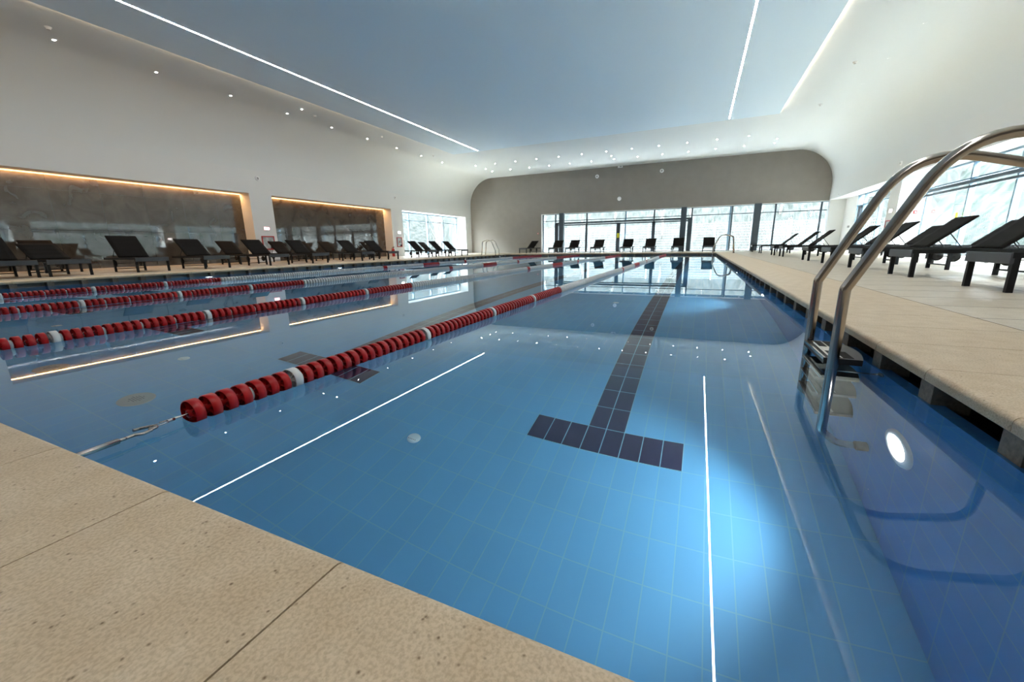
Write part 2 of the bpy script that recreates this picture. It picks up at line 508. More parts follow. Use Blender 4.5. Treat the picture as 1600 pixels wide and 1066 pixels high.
# niches in the left wall
for k, (a, b_) in enumerate(((4.05, 11.83), (12.84, 20.66))):
    bm = new_bm()
    box(bm, -18.25, -18.12, a, b_, 0.0, 2.86)
    o = struct('trim_%d' % (4 + k), bm, M['niche'])
    bm = new_bm()   # lip hiding the led strip
    box(bm, -18.10, -18.085, a + 0.01, b_ - 0.01, 2.832, 2.846)
    tag(obj('niche_light', bm, M['led_warm']), ['warm light strip along the top of the nearer wall niche', 'warm light strip along the top of the farther wall niche'][k], 'wall light', 'niche light strips')
    ld = bpy.data.lights.new('niche_light_glow', 'AREA'); ld.shape = 'RECTANGLE'; ld.size = b_ - a - 0.06; ld.size_y = 0.02
    ld.energy = 16; ld.color = (1.0, 0.52, 0.20)
    lo = bpy.data.objects.new('niche_light_glow', ld); COL.objects.link(lo)
    lo.location = (-18.07, (a + b_) / 2, 2.825); lo.rotation_euler = (0, 0, PI / 2)
# window openings in the left wall: outer closing strip right of the panes
bm = new_bm(); box(bm, -18.45, -18.25, 29.45, 30.8, -0.02, 3.0); struct('trim_6', bm, M['reveal'])

# ------------------------------------------------------------------ deck and pool shell
CW = 0.8     # coping slab depth
bm = new_bm()
box(bm, XR + CW, 7.6, RY0, RY1 + 0.4, -0.06, 0)
box(bm, RXL - 0.75, XL - CW, RY0, RY1 + 0.4, -0.06, 0)
box(bm, XL - CW, XR + CW, Y1 + CW, RY1 + 0.4, -0.06, 0)
box(bm, XL - CW, XR + CW, RY0, Y0 - CW, -0.06, 0)
struct('floor', bm, M['deck'])
bm = new_bm()   # wide deck joints
for yy in [Y1 + CW + 1.2 * k for k in range(0, 4)]:
    box(bm, XL - 5, 6.7, yy - 0.003, yy + 0.003, -0.01, 0.0006)
for xx in [XR + CW + 1.2 * k for k in range(0, 5)]:
    box(bm, xx - 0.003, xx + 0.003, RY0, RY1, -0.01, 0.0006)
for xx in [XL - CW - 1.2 * k for k in range(0, 5)]:
    box(bm, xx - 0.003, xx + 0.003, RY0, RY1, -0.01, 0.0006)
for k in range(-8, 50):
    yy = 0.56 + 0.6 * k
    box(bm, XR + CW, 6.7, yy - 0.002, yy + 0.002, -0.01, 0.0005)
    box(bm, RXL, XL - CW, yy - 0.002, yy + 0.002, -0.01, 0.0005)
struct('trim_7', bm, M['joint'])
# floor under everything
bm = new_bm()
box(bm, -18.3, 7.6, RY0, Y0 - 0.62, -1.9, -0.07); box(bm, -18.3, 7.6, Y1 + 0.62, 31.0, -1.9, -0.07)
box(bm, -18.3, XL - 0.42, Y0 - 0.62, Y1 + 0.62, -1.9, -0.07); box(bm, XR + 0.42, 7.6, Y0 - 0.62, Y1 + 0.62, -1.9, -0.07)
struct('trim_8', bm, M['gutter'])

# coping slabs: bullnosed on the pool side. Each slab is its own thing.
def slab_bm(length, depth=CW - 0.003, t=0.05, rn=0.022):
    """slab with the nose at x=0 pointing -x, body to +x, length along y"""
    bm = new_bm()
    prof = [(depth, 0), (depth, -t), (0.004, -t)]
    prof += [(0, -t + 0.004)]
    for k in range(0, 9):
        a = PI / 2 * k / 8
        prof.append((rn - rn * math.cos(a), -rn + rn * math.sin(a)))
    h = length / 2 - 0.0017
    A = [bm.verts.new((x, -h, z)) for x, z in prof]
    B = [bm.verts.new((x, h, z)) for x, z in prof]
    bm.faces.new(A); bm.faces.new(B[::-1])
    for k in range(len(prof)):
        k2 = (k + 1) % len(prof)
        bm.faces.new((A[k], A[k2], B[k2], B[k]))
    return bm
slab0 = obj('coping_slab', slab_bm(0.5), M['stone'])
def place_slab(src, x, y, ang, label, group, first=[True]):
    if first[0]:
        o = src; first[0] = False
    else:
        o = src.copy(); COL.objects.link(o)
    o.location = (x, y, 0); o.rotation_euler = (0, 0, ang)
    tag(o, label, 'coping slab', group)
    return o
# right and left edges
n_side = 49
for k in range(n_side):
    yc = 0.56 + 0.25 + 0.5 * k
    if yc > Y1: break
    place_slab(slab0, XR, yc, 0.0, 'beige rounded-edge stone slab in the row along the right pool edge', 'coping slabs on the right pool edge')
    place_slab(slab0, XL, yc, PI, 'beige rounded-edge stone slab in the row along the left pool edge', 'coping slabs on the left pool edge')
# near and far edges
k = 0
x = -0.49 + 0.25
while x + 0.25 < XR - 0.05: x += 0.5
xs_ = []
while x - 0.25 > XL - 0.02:
    xs_.append(x); x -= 0.5
for x in xs_:
    lab = 'beige pitted stone slab in the row along the near pool edge'
    if abs(x + 0.74) < 0.1:
        lab = 'large beige pitted stone slab in the foreground, between the two visible diagonal joints'
    elif abs(x + 0.24) < 0.1:
        lab = 'beige pitted stone slab cut by the bottom edge of the photo'
    elif abs(x + 1.24) < 0.1:
        lab = 'beige stone slab at the left edge of the photo, beneath the lane rope hook'
    g_ = 'coping slabs on the near pool edge' if 'row' in lab else 'foreground coping slabs'
    if x > -6:
        place_slab(slab0, x, Y0, -PI / 2, lab, g_)
    place_slab(slab0, x, Y1, PI / 2, 'beige stone slab in the row along the far pool edge', 'coping slabs on the far pool edge')
# corner pieces (structure, fill the corners)
bm = new_bm()
for (x0, x1, y0, y1) in ((XR, XR + CW, Y0 - CW, 0.557), (XL - CW, XL, Y0 - CW, 0.557), (XR, XR + CW, 24.563, Y1 + CW), (XL - CW, XL, 24.563, Y1 + CW)):
    box(bm, x0, x1, y0, y1, -0.05, -0.0004, 0.008)
xm = min(xs_) - 0.25
box(bm, XL, xm - 0.003, Y1, Y1 + CW, -0.05, -0.0004, 0.008)
box(bm, XL, -6.0, Y0 - CW, Y0, -0.05, -0.0004, 0.008)
xq = max(xs_) + 0.25
box(bm, xq + 0.003, XR, Y0 - CW, Y0, -0.05, -0.0004, 0.008)
box(bm, xq + 0.003, XR, Y1, Y1 + CW, -0.05, -0.0004, 0.008)
struct('trim_9', bm, M['stone'])

# pool basin
ZB = WZ - DEPTH
bm = new_bm()
quad(bm, (XL, Y0, ZB), (XR, Y0, ZB), (XR, Y1, ZB), (XL, Y1, ZB))
struct('pool_floor', bm, M['tile'])
def basin_wall(name, m, pts):
    bm = new_bm()
    box(bm, *pts)
    struct(name, bm, m)
basin_wall('pool_wall_right', M['tile_x'], (XR, XR + 0.06, Y0 - 0.06, Y1 + 0.06, ZB - 0.05, WZ - 0.004))
basin_wall('pool_wall_left', M['tile_x'], (XL - 0.06, XL, Y0 - 0.06, Y1 + 0.06, ZB - 0.05, WZ - 0.004))
basin_wall('pool_wall_far', M['tile_y'], (XL, XR, Y1, Y1 + 0.06, ZB - 0.05, WZ - 0.004))
basin_wall('pool_wall_near', M['tile_y'], (XL, XR, Y0 - 0.06, Y0, ZB - 0.05, WZ - 0.004))
# gutter channel behind the wall crest
bm = new_bm()
G = 0.40
for (x0, x1, y0, y1) in ((XR + 0.06, XR + G, Y0 - G, Y1 + G), (XL - G, XL - 0.06, Y0 - G, Y1 + G), (XL - 0.06, XR + 0.06, Y1 + 0.06, Y1 + G), (XL - 0.06, XR + 0.06, Y0 - G, Y0 - 0.06)):
    box(bm, x0, x1, y0, y1, -0.36, -0.34)
for (x0, x1, y0, y1) in ((XR + G, XR + G + 0.02, Y0 - G, Y1 + G), (XL, XR, Y0 - G - 0.02, Y0 - G)):
    box(bm, x0, x1, y0, y1, -0.36, -0.05)
struct('gutter_channel', bm, M['gutter'])
bm = new_bm()
for (x0, x1, y0, y1) in ((XL - 0.16, XL - 0.14, Y0 - G, Y1 + G), (XL - 0.1, XR + 0.1, Y1 + 0.18, Y1 + 0.20)):
    box(bm, x0, x1, y0, y1, -0.36, -0.05)
struct('gutter_lining', bm, M['gutter_light'])
# stone piers that carry the coping over the gutter
def pier_bm(): 
    b_ = new_bm(); box(b_, 0.012, 0.13, -0.05, 0.05, WZ - 0.03, -0.05, 0.003); return b_
pier0 = obj('gutter_pier', pier_bm(), M['pier'])
pf = [True]
def pier(x, y, ang, label, group):
    if pf[0]:
        o = pier0; pf[0] = False
    else:
        o = pier0.copy(); COL.objects.link(o)
    o.location = (x, y, 0); o.rotation_euler = (0, 0, ang)
    tag(o, label, 'stone pier', group)
for k in range(50):
    yc = 0.56 + 0.5 * k
    if yc > Y1 - 0.1: break
    pier(XR, yc, 0, 'short stone pier under the right coping, between dark gutter slots', 'gutter piers on the right')
    pier(XL, yc, PI, 'short stone pier under the left coping, between gutter slots', 'gutter piers on the left')
for x in xs_:
    pier(x + 0.25, Y1, PI / 2, 'short stone pier under the far coping, between dark gutter slots', 'gutter piers at the far end')

# water surface
bm = new_bm()
quad(bm, (XL - 0.055, Y0 - 0.055, WZ), (XR + 0.055, Y0 - 0.055, WZ), (XR + 0.055, Y1 + 0.055, WZ), (XL - 0.055, Y1 + 0.055, WZ))
wat = obj('pool_water', bm, M['water'])
tag(wat, 'still clear blue water filling the whole swimming pool', 'water', kind='stuff')

# lane lines on the pool floor: navy T at each end and the long line
TX = [-0.4875 - LANE * k for k in range(5)]
lane_names = ['in the lane beside the right ladder', 'in the second lane from the right', 'in the middle lane', 'in the second lane from the left', 'in the lane along the left wall']
for k, x in enumerate(TX):
    bm = new_bm()
    z0, z1 = ZB - 0.003, ZB + 0.003
    box(bm, x - 0.5, x + 0.5, 2.38, 2.63, z0, z1)
    box(bm, x - 0.125, x + 0.125, 2.63, 23.13, z0, z1)
    box(bm, x - 0.5, x + 0.5, 23.13, 23.38, z0, z1)
    tag(obj('lane_marking', bm, M['navy']), 'navy tiled T-ended floor line ' + lane_names[k], 'lane marking', 'floor lane markings')

# ------------------------------------------------------------------ drains and inlets on the pool floor
def drain(x, y, label):
    t = thing('floor_drain', label, 'drain', (x, y, ZB), 0, 'round grey floor drains')
    bm = new_bm(); lathe(bm, [(0.0, 0.010), (0.095, 0.010), (0.105, 0.006), (0.108, 0.0)], seg=32); obj('cover', bm, M['drain'], t)
    bm = new_bm()
    for i in range(-3, 4):
        for j in range(-3, 4):
            if i * i + j * j <= 9:
                box(bm, i * 0.015 - 0.004, i * 0.015 + 0.004, j * 0.015 - 0.004, j * 0.015 + 0.004, 0.0102, 0.0108)
    obj('grille', bm, M['hole'], t)
drain(-3.61, 1.37, 'round grey drain on the pool floor, left of the nearest lane rope')
drain(-4.78, 1.33, 'round grey drain on the pool floor, near the second lane rope')
def inlet(x, y, label):
    t = thing('floor_inlet', label, 'inlet', (x, y, ZB), 0, 'small round white floor inlets')
    bm = new_bm(); lathe(bm, [(0.0, 0.016), (0.035, 0.016), (0.042, 0.012), (0.046, 0.0)], seg=24); obj('cap', bm, M['inlet'], t)
    bm = new_bm()
    for i in range(-2, 3):
        box(bm, i * 0.013 - 0.003, i * 0.013 + 0.003, -0.025, -0.019, 0.0158, 0.0165)
    obj('slots', bm, M['hole'], t)
inlet(-1.67, 2.02, 'small round white inlet on the pool floor, near the diagonal light reflection')
inlet(-4.18, 1.98, 'small round pale inlet on the pool floor, beyond the nearest rope')
inlet(-1.07, 6.1, 'small round white inlet on the floor left of the near lane line')
inlet(-6.7, 2.0, 'small round pale inlet on the pool floor between the left ropes')

# ------------------------------------------------------------------ underwater lamps
def pool_lamp(x, y, side, label, power, group):
    s = side   # +1: on right wall facing -x ; -1: on left wall facing +x
    t = thing('pool_lamp', label, 'underwater light', (x, y, WZ - 0.66), 0 if s > 0 else PI, group)
    bm = new_bm(); lathe(bm, [(0.083, -0.001), (0.090, -0.014), (0.125, -0.010), (0.13, 0.0)], axis='X', seg=32); obj('bezel', bm, M['white_paint'], t)
    bm = new_bm(); lathe(bm, [(0.0, -0.022), (0.05, -0.019), (0.082, -0.008), (0.083, 0.0)], axis='X', seg=32); obj('lens', bm, M['pool_lamp'], t)
    ld = bpy.data.lights.new('pool_lamp_light', 'SPOT')
    ld.energy = power; ld.spot_size = math.radians(92); ld.spot_blend = 0.65; ld.shadow_soft_size = 0.05
    ld.color = (0.92, 0.97, 1.0)
    lo = bpy.data.objects.new('pool_lamp_light', ld); COL.objects.link(lo)
    lo.location = (x - s * 0.06, y, WZ - 0.66)
    d = Vector((-s * 0.86, -0.07, -0.42)).normalized()
    lo.rotation_euler = d.to_track_quat('-Z', 'Y').to_euler()
    return t
wheres = ['nearest', 'second nearest', 'third nearest', 'fourth nearest', 'fifth nearest', 'farthest']
for k in range(6):
    yy = 2.13 + 4.32 * k
    if k == 0:
        lb = 'bright round underwater lamp in the right pool wall below the ladder'
    else:
        lb = 'round underwater lamp in the right pool wall, ' + wheres[k] + ' of its row'
    pool_lamp(XR, yy, 1, lb, 16, 'underwater lamps in the right pool wall')
    pool_lamp(XL, yy, -1, 'round underwater lamp in the left pool wall, ' + wheres[k] + ' of its row', 16, 'underwater lamps in the left pool wall')

# ------------------------------------------------------------------ lane ropes
RR, RW = 0.053, 0.036
def disc_mesh(seg=26, inner=True, name='float_disc', r=RR, w=RW, fins=8):
    """hollow ring with a dished web, hub and radial fins; axis along y"""
    bm = new_bm()
    t = 0.003
    # outer ring with thickness
    prof = [(r - t, -w / 2), (r, -w / 2 + 0.001), (r, w / 2 - 0.001), (r - t, w / 2)]
    lathe(bm, prof + [prof[0]], axis='Y', seg=seg)
    lathe(bm, [(r - t, 0.002), (0.016, 0.004), (0.016, 0.018), (0.008, 0.018)], axis='Y', seg=seg if inner else 12)
    lathe(bm, [(r - t, 0.0), (0.016, 0.0), (0.016, -0.020), (0.006, -0.020)], axis='Y', seg=seg if inner else 12)
    if inner:
        for k in range(fins):
            a = 2 * PI * k / fins
            c, s = math.cos(a), math.sin(a)
            for h0, h1 in ((-w / 2 + 0.004, 0.0), (0.002, w / 2 - 0.004)):
                p = [(0.016 * c, h0, 0.016 * s), ((r - t) * c, h0, (r - t) * s), ((r - t) * c, h1, (r - t) * s), (0.016 * c, h1, 0.016 * s)]
                quad(bm, *p)
    bmesh.ops.recalc_face_normals(bm, faces=bm.faces)
    me = bpy.data.meshes.new(name); bm.to_mesh(me); bm.free()
    return me
me_red = disc_mesh(); me_red.materials.append(M['red'])
me_white = disc_mesh(r=0.055, w=0.040); me_white.materials.append(M['white_plastic'])
me_small = bpy.data.meshes.new('spacer_float')
bm = new_bm(); lathe(bm, [(0.006, -0.010), (0.030, -0.009), (0.033, 0.0), (0.030, 0.009), (0.006, 0.010)], axis='Y', seg=18); bm.to_mesh(me_small); bm.free()
me_small.materials.append(M['white_plastic'])
PITCH, YD0 = 0.0606, 0.81
def rope_x(xr, y):
    return xr
def disc_color(y):
    if abs(y - 10.38) < 0.1 or abs(y - 15.42) < 0.1: return 'r'
    if y < 5.35: 
        return 'w' if any(abs(y - q) < PITCH * 0.5 for q in (1.24, 2.27, 3.30, 4.31)) else 'r'
    if 12.4 < y < 13.42 or y > 20.4: return 'r'
    return 'w'
rope_lab = ['nearest lane rope of red and white discs running diagonally across the water',
            'second lane rope from the near right, red discs with white markers',
            'third lane rope from the near right, red discs with white markers',
            'lane rope farthest left, nearest the left pool wall']
def build_rope(i):
    xr = -1.72 - (LANE * i if i else 0) - (0.02 if i else 0)
    zc = WZ + 0.022
    t = thing('lane_rope', rope_lab[i], 'lane rope', (xr, Y0, zc), 0, 'floating lane ropes')
    yend = Y1 - 0.35
    # cable and hardware
    bm = new_bm(); tube(bm, [(0, 0.30, 0.004), (0, 0.42, 0), (0, yend - Y0 + 0.2, 0)], 0.003, 6); obj('cable', bm, M['steel_thin'], t)
    n = int((yend - YD0) / PITCH)
    far = {'r': [], 'w': []}
    cnt = 0
    y = YD0
    for k in range(n):
        y = YD0 + PITCH * k
        c = disc_color(y)
        if cnt < 96:
            me = me_red if c == 'r' else me_white
            o = bpy.data.objects.new('float_disc', me); COL.objects.link(o); o.parent = t
            o.location = (0, y - Y0, 0)
            # wobble so that the fins do not line up
            o.rotation_euler = (0, random.uniform(0, PI), 0)
            if c == 'w': o['label'] = 'white marker disc'
            cnt += 1
        else:
            far[c].append(y)
        if k % 4 == 3 and y < 5.3 and k < 96:
            o = bpy.data.objects.new('spacer_float', me_small); COL.objects.link(o); o.parent = t
            o.location = (0, y - Y0 + PITCH / 2, 0)
            o['label'] = 'small white spacer float'
    for c, ysl in far.items():
        bm = new_bm()
        for y in ysl:
            s_ = 14 if y < 12 else 10
            r = RR; w = RW
            lathe(bm, [(0.012, -w / 2 + 0.01), (r - 0.004, -w / 2 + 0.012), (r - 0.003, -w / 2), (r, -w / 2 + 0.002), (r, w / 2 - 0.002), (r - 0.003, w / 2), (r - 0.004, w / 2 - 0.012), (0.012, w / 2 - 0.01)], origin=(0, y - Y0, 0), axis='Y', seg=s_)
        o = obj('float_discs', bm, M['red'] if c == 'r' else M['white_plastic'], t)
        o['kind'] = 'stuff'
        if c == 'w': o['label'] = 'long run of white discs'
    # wall rod, hook, clasp, ferrule at the near end
    bm = new_bm(); tube(bm, [(0.05, -0.06, 0.0), (0.035, 0.17, 0.0)], 0.0095, 12); tube(bm, [(0.035, 0.17, 0), (0.033, 0.19, 0)], 0.006, 10)
    obj('tension_rod', bm, M['steel'], t)
    bm = new_bm()
    hook = [(0.033, 0.185, 0.0), (0.030, 0.215, 0.0), (0.040, 0.235, -0.002), (0.036, 0.262, 0.0)] 
    for k in range(9):
        a = -PI * 0.35 + PI * 1.25 * k / 8
        hook.append((0.018 + 0.016 * math.cos(a), 0.268 + 0.013 * math.sin(a), 0.002))
    hook.append((-0.004, 0.245, 0.004)); hook.append((-0.002, 0.225, 0.006))
    tube(bm, fillet_path(hook, 0.004, 3), 0.0055, 10); obj('hook', bm, M['steel'], t)
    bm = new_bm()
    loop = [(0.014 + 0.010 * math.cos(a_), 0.292 + 0.028 * math.sin(a_), 0.003) for a_ in [2 * PI * k / 16 for k in range(16)]]
    tube(bm, loop, 0.0018, 6, closed=True); obj('cable_loop', bm, M['steel_thin'], t)
    bm = new_bm(); tube(bm, [(0.013, 0.318, 0.003), (0.008, 0.342, 0.002)], 0.006, 8); tube(bm, [(0.008, 0.34, 0.002), (0.0, 0.40, 0)], 0.0025, 6); obj('ferrule', bm, M['steel_thin'], t)
    return t
for i in range(4):
    build_rope(i)

# ------------------------------------------------------------------ pool ladders
def ladder(name_label, loc, rz_, steps=True):
    """local frame: +x towards the deck, y between the rails, z = 0 at deck level. Rails at y = 0 and y = 0.5"""
    t = thing('pool_ladder', name_label, 'pool ladder', loc, rz_, 'stainless pool ladders')
    # rail path in x,z relative to the submerged vertical at x = 0
    pts = [(0.165, -1.145), (0.07, -1.14), (0.0, -1.02), (0.0, 0.27), (0.325, 0.965), (0.88, 0.815), (0.96, 0.0)]
    rad = [0.08, 0.10, 0.05, 0.42, 0.13]
    for y in (0.0, 0.5):
        P = [(x, y, z) for x, z in pts]
        path = fillet_path(P, rad, 10)
        bm = new_bm(); tube(bm, path, 0.0235, 20)
        obj('rail', bm, M['steel'], t)
        bm = new_bm(); lathe(bm, [(0.0235, 0.0), (0.0235, 0.012), (0.045, 0.008), (0.048, 0.0)], origin=(0.96, y, 0.0), seg=24); obj('flange', bm, M['steel'], t)
        bm = new_bm(); tube(bm, [(0.150, y, -1.145), (0.197, y, -1.145)], 0.032, 14); obj('rubber_stop', bm, M['rubber'], t)
    # treads
    for j, z in enumerate((-0.084, -0.34, -0.595, -0.85)):
        bm = new_bm()
        # tread plate, curved on the deck side
        n = 14
        top = []
        for k in range(n + 1):
            u = k / n
            top.append((0.130 + 0.035 * math.sin(PI * u), 0.035 + 0.43 * u))
        top = [(-0.03, 0.035)] + top + [(-0.03, 0.465)]
        A = [bm.verts.new((x, y, z)) for x, y in top]; B = [bm.verts.new((x, y, z - 0.03)) for x, y in top]
        bm.faces.new(A); bm.faces.new(B[::-1])
        for k in range(len(top)):
            k2 = (k + 1) % len(top)
            bm.faces.new((A[k], A[k2], B[k2], B[k]))
        tr = obj('tread', bm, M['black'], t)
        bm = new_bm()
        box(bm, -0.032, -0.022, 0.037, 0.463, z - 0.012, z + 0.002, 0.001)
        box(bm, -0.004, 0.008, 0.06, 0.44, z, z + 0.002)
        box(bm, 0.045, 0.052, 0.05, 0.45, z, z + 0.002)
        box(bm, 0.008, 0.045, 0.20, 0.30, z, z + 0.0022)
        obj('tread_inlay', bm, M['steel'], tr)
        bm = new_bm()
        for q in range(40):
            yy = 0.055 + 0.01 * q
            if 0.195 < yy < 0.3: continue
            box(bm, 0.010, 0.043, yy, yy + 0.004, z, z + 0.0018)
            box(bm, 0.056, 0.10, yy, yy + 0.004, z, z + 0.0018)
        o = obj('grip_ribs', bm, M['rubber'], tr)
    for y in (0.0, 0.5):
        bm = new_bm(); tube(bm, [(0.0, y, -0.165), (0.19, y, -0.165)], 0.0095, 10); lathe(bm, [(0.0, -0.008), (0.026, -0.008), (0.026, 0.0), (0.0, 0.0)], origin=(0.199, y, -0.165), axis='X', seg=18)
        tube(bm, [(0.17, y, -0.165), (0.192, y, -0.165)], 0.012, 10)
        obj('wall_bracket', bm, M['steel'], t)
    return t
ladder('stainless steel pool ladder with black treads at the right foreground', (0.655, 2.43, 0), 0.0)
ladder('small distant stainless ladder at the far right corner of the pool', (0.655, 23.6, 0), 0.0)
ladder('small distant stainless ladder on the left pool edge near the far wall', (XL + 0.2, 23.3, 0), PI)

# ------------------------------------------------------------------ sun loungers
def make_lounger(angle_deg, label, group):
    """local: foot end at x=0, head towards +x, width centred on y=0"""
    t = thing('sun_lounger', label, 'sun lounger', (0, 0, 0), 0, group)
    W = 0.34; ZS = 0.37
    bm = new_bm()
    for s in (-1, 1):
        box(bm, 0, 1.58, s * W - 0.02, s * W + 0.02, ZS - 0.055, ZS, 0.005)
    box(bm, 0.86, 0.89, -W, W, ZS - 0.05, ZS - 0.02, 0.004)
    box(bm, 1.55, 1.58, -W, W, ZS - 0.055, ZS - 0.005, 0.004)
    obj('side_rails', bm, M['frame'], t)
    bm = new_bm(); box(bm, -0.012, 0.022, -W - 0.018, W + 0.018, ZS - 0.105, ZS - 0.004, 0.006); obj('foot_board', bm, M['frame_grey'], t)
    for s in (-1, 1):
        bm = new_bm(); box(bm, 0.012, 0.062, s * (W - 0.004) - 0.022, s * (W - 0.004) + 0.022, 0.0, ZS - 0.05, 0.004)
        obj('leg', bm, M['frame'], t)
        bm = new_bm(); box(bm, 1.14, 1.19, s * (W - 0.02) - 0.02, s * (W - 0.02) + 0.02, 0.0, ZS - 0.05, 0.004)
        lg = obj('leg', bm, M['frame'], t)
        bm = new_bm(); lathe(bm, [(0.0, -0.018), (0.05, -0.018), (0.085, -0.012), (0.088, 0.0), (0.085, 0.012), (0.05, 0.018), (0.0, 0.018)], origin=(1.24, s * (W - 0.07), 0.215), axis='Y', seg=24)
        obj('wheel', bm, M['rubber'], t)
    bm = new_bm(); box(bm, 1.155, 1.175, -W + 0.02, W - 0.02, 0.07, 0.09, 0.002); tube(bm, [(1.24, -W + 0.05, 0.215), (1.24, W - 0.05, 0.215)], 0.008, 8)
    obj('crossbar', bm, M['frame'], t)
    # sling seat, slightly sagging
    bm = new_bm()
    n = 10
    rws = []
    for i in range(n + 1):
        x = 0.03 + 0.85 * i / n
        sag = -0.018 * math.sin(PI * i / n)
        rws.append([bm.verts.new((x, -W + 0.02 + 2 * (W - 0.02) * j / 8, ZS + 0.004 + sag * math.sin(PI * j / 8))) for j in range(9)])
    for i in range(n):
        for j in range(8):
            f = bm.faces.new((rws[i][j], rws[i][j + 1], rws[i + 1][j + 1], rws[i + 1][j])); f.smooth = True
    bmesh.ops.solidify(bm, geom=bm.faces[:], thickness=0.006)
    obj('seat_sling', bm, M['sling'], t)
    # backrest: padded sling panel on a frame, hinged at x=0.88
    a = math.radians(angle_deg); L = 0.72
    ca, sa = math.cos(a), math.sin(a)
    def T(u, y, v):   # u along the back, v normal
        return (0.87 + u * ca - v * sa, y, ZS + 0.006 + u * sa + v * ca)
    bk = new_bm()
    rws = []
    for i in range(17):
        u = L * i / 16
        vv = 0.012 + 0.004 * abs(math.sin(PI * 4 * i / 16))
        rws.append([bk.verts.new(T(u, -W + 0.015 + 2 * (W - 0.015) * j / 6, vv)) for j in range(7)])
    rw2 = [[bk.verts.new(T(L * i / 16, -W + 0.015 + 2 * (W - 0.015) * j / 6, -0.012)) for j in (0, 6)] for i in range(17)]
    for i in range(16):
        for j in range(6):
            f = bk.faces.new((rws[i][j], rws[i][j + 1], rws[i + 1][j + 1], rws[i + 1][j])); f.smooth = True
        bk.faces.new((rw2[i][0], rw2[i][1], rw2[i + 1][1], rw2[i + 1][0]))
        bk.faces.new((rws[i][0], rws[i + 1][0], rw2[i + 1][0], rw2[i][0]))
        bk.faces.new((rws[i][6], rws[i + 1][6], rw2[i + 1][1], rw2[i][1]))
    bk.faces.new(rws[16] + [rw2[16][1], rw2[16][0]])
    bk.faces.new(rws[0] + [rw2[0][1], rw2[0][0]])
    obj('backrest', bk, M['sling'], t)
    if angle_deg > 5:
        bm = new_bm()
        for s in (-1, 1):
            x, _, z = T(0.34, 0, -0.012)
            tube(bm, [(x, s * (W - 0.07), z), (1.32, s * (W - 0.07), ZS - 0.02)], 0.008, 8)
        x, _, z = T(0.34, 0, -0.016)
        tube(bm, [(x, -W + 0.07, z), (x, W - 0.07, z)], 0.007, 8)
        tube(bm, [(1.32, -W + 0.03, ZS - 0.025), (1.32, W - 0.03, ZS - 0.025)], 0.008, 8)
        obj('back_support', bm, M['frame'], t)
    return t
L42 = make_lounger(42, '', ''); L42.location = (0, 0, 0)
protos = {42: L42, 30: make_lounger(29, '', ''), 52: make_lounger(50, '', ''), 0: make_lounger(0, '', '')}
used = {k: False for k in protos}
def put_lounger(ang, x, y, rz_, label, group):
    if not used[ang]:
        o = protos[ang]; used[ang] = True
        o.location = (x, y, 0); o.rotation_euler = (0, 0, rz_)
        tag(o, label, 'sun lounger', group)
        return o
    return dup(protos[ang], (x, y, 0), rz_, label, group)
ordn = ['nearest', 'second nearest', 'third nearest', 'fourth nearest', 'fifth nearest', 'sixth nearest', 'seventh nearest', 'eighth nearest', 'ninth nearest', 'tenth nearest', 'eleventh nearest', 'twelfth nearest', 'thirteenth nearest']
rf = [(5.68, 42), (7.64, 42), (9.52, 42), (11.47, 42), (13.5, 42), (17.2, 42), (19.05, 42), (22.8, 42), (26.3, 0)]
for k, (y, a) in enumerate(rf):
    lb = 'dark sun lounger in the front row on the right deck, ' + ordn[k]
    if k == 8: lb = 'dark sun lounger lying flat at the far end of the right deck'
    put_lounger(a, 2.62, y, 0, lb, 'sun loungers on the right deck')
for k, y in enumerate((8.7, 11.8, 15.0, 18.05)):
    put_lounger(42, 4.42, y, 0, 'dark sun lounger in the back row by the right windows, ' + ordn[k], 'sun loungers by the right windows')
lf = [(2.55, 42), (3.45, 42), (4.3, 30), (5.85, 52), (7.42, 42), (9.4, 42), (11.05, 42), (13.5, 42), (15.1, 42), (18.2, 42), (20.1, 42), (21.5, 42)]
for k, (y, a) in enumerate(lf):
    lb = 'dark sun lounger in the front row along the left deck, ' + ordn[k]
    if k == 3: lb = 'dark sun lounger with its back raised steepest, in front of the nearer niche'
    if k == 2: lb = 'dark sun lounger reclined low, left of the steepest one by the nearer niche'
    put_lounger(a, -12.83, y, PI, lb, 'sun loungers in front of the left wall')
lb_ = [5.0, 10.0, 12.1, 13.3, 14.6, 16.0, 17.3, 22.4]
for k, y in enumerate(lb_):
    put_lounger(42, -15.3, y, PI, 'dark sun lounger in the back row close to the left wall, ' + ordn[k], 'sun loungers close to the left wall')
fx = [-9.31, -8.09, -6.34, -4.39, -2.95, -1.24, 0.52]
fw = ['first from the left', 'second from the left', 'third from the left', 'fourth from the left', 'third from the right', 'second from the right', 'first from the right']
for k, x in enumerate(fx):
    put_lounger(42, x, 27.55, PI / 2, 'small distant dark sun lounger before the far windows, ' + fw[k], 'sun loungers before the far windows')
put_lounger(42, -11.65, 27.6, math.radians(70), 'small distant dark sun lounger alone before the blank taupe wall', 'sun loungers before the far windows')

# ------------------------------------------------------------------ windows
def bar(bm, x0, x1, y0, y1, z0, z1):
    box(bm, min(x0, x1), max(x0, x1), min(y0, y1), max(y0, y1), z0, z1)
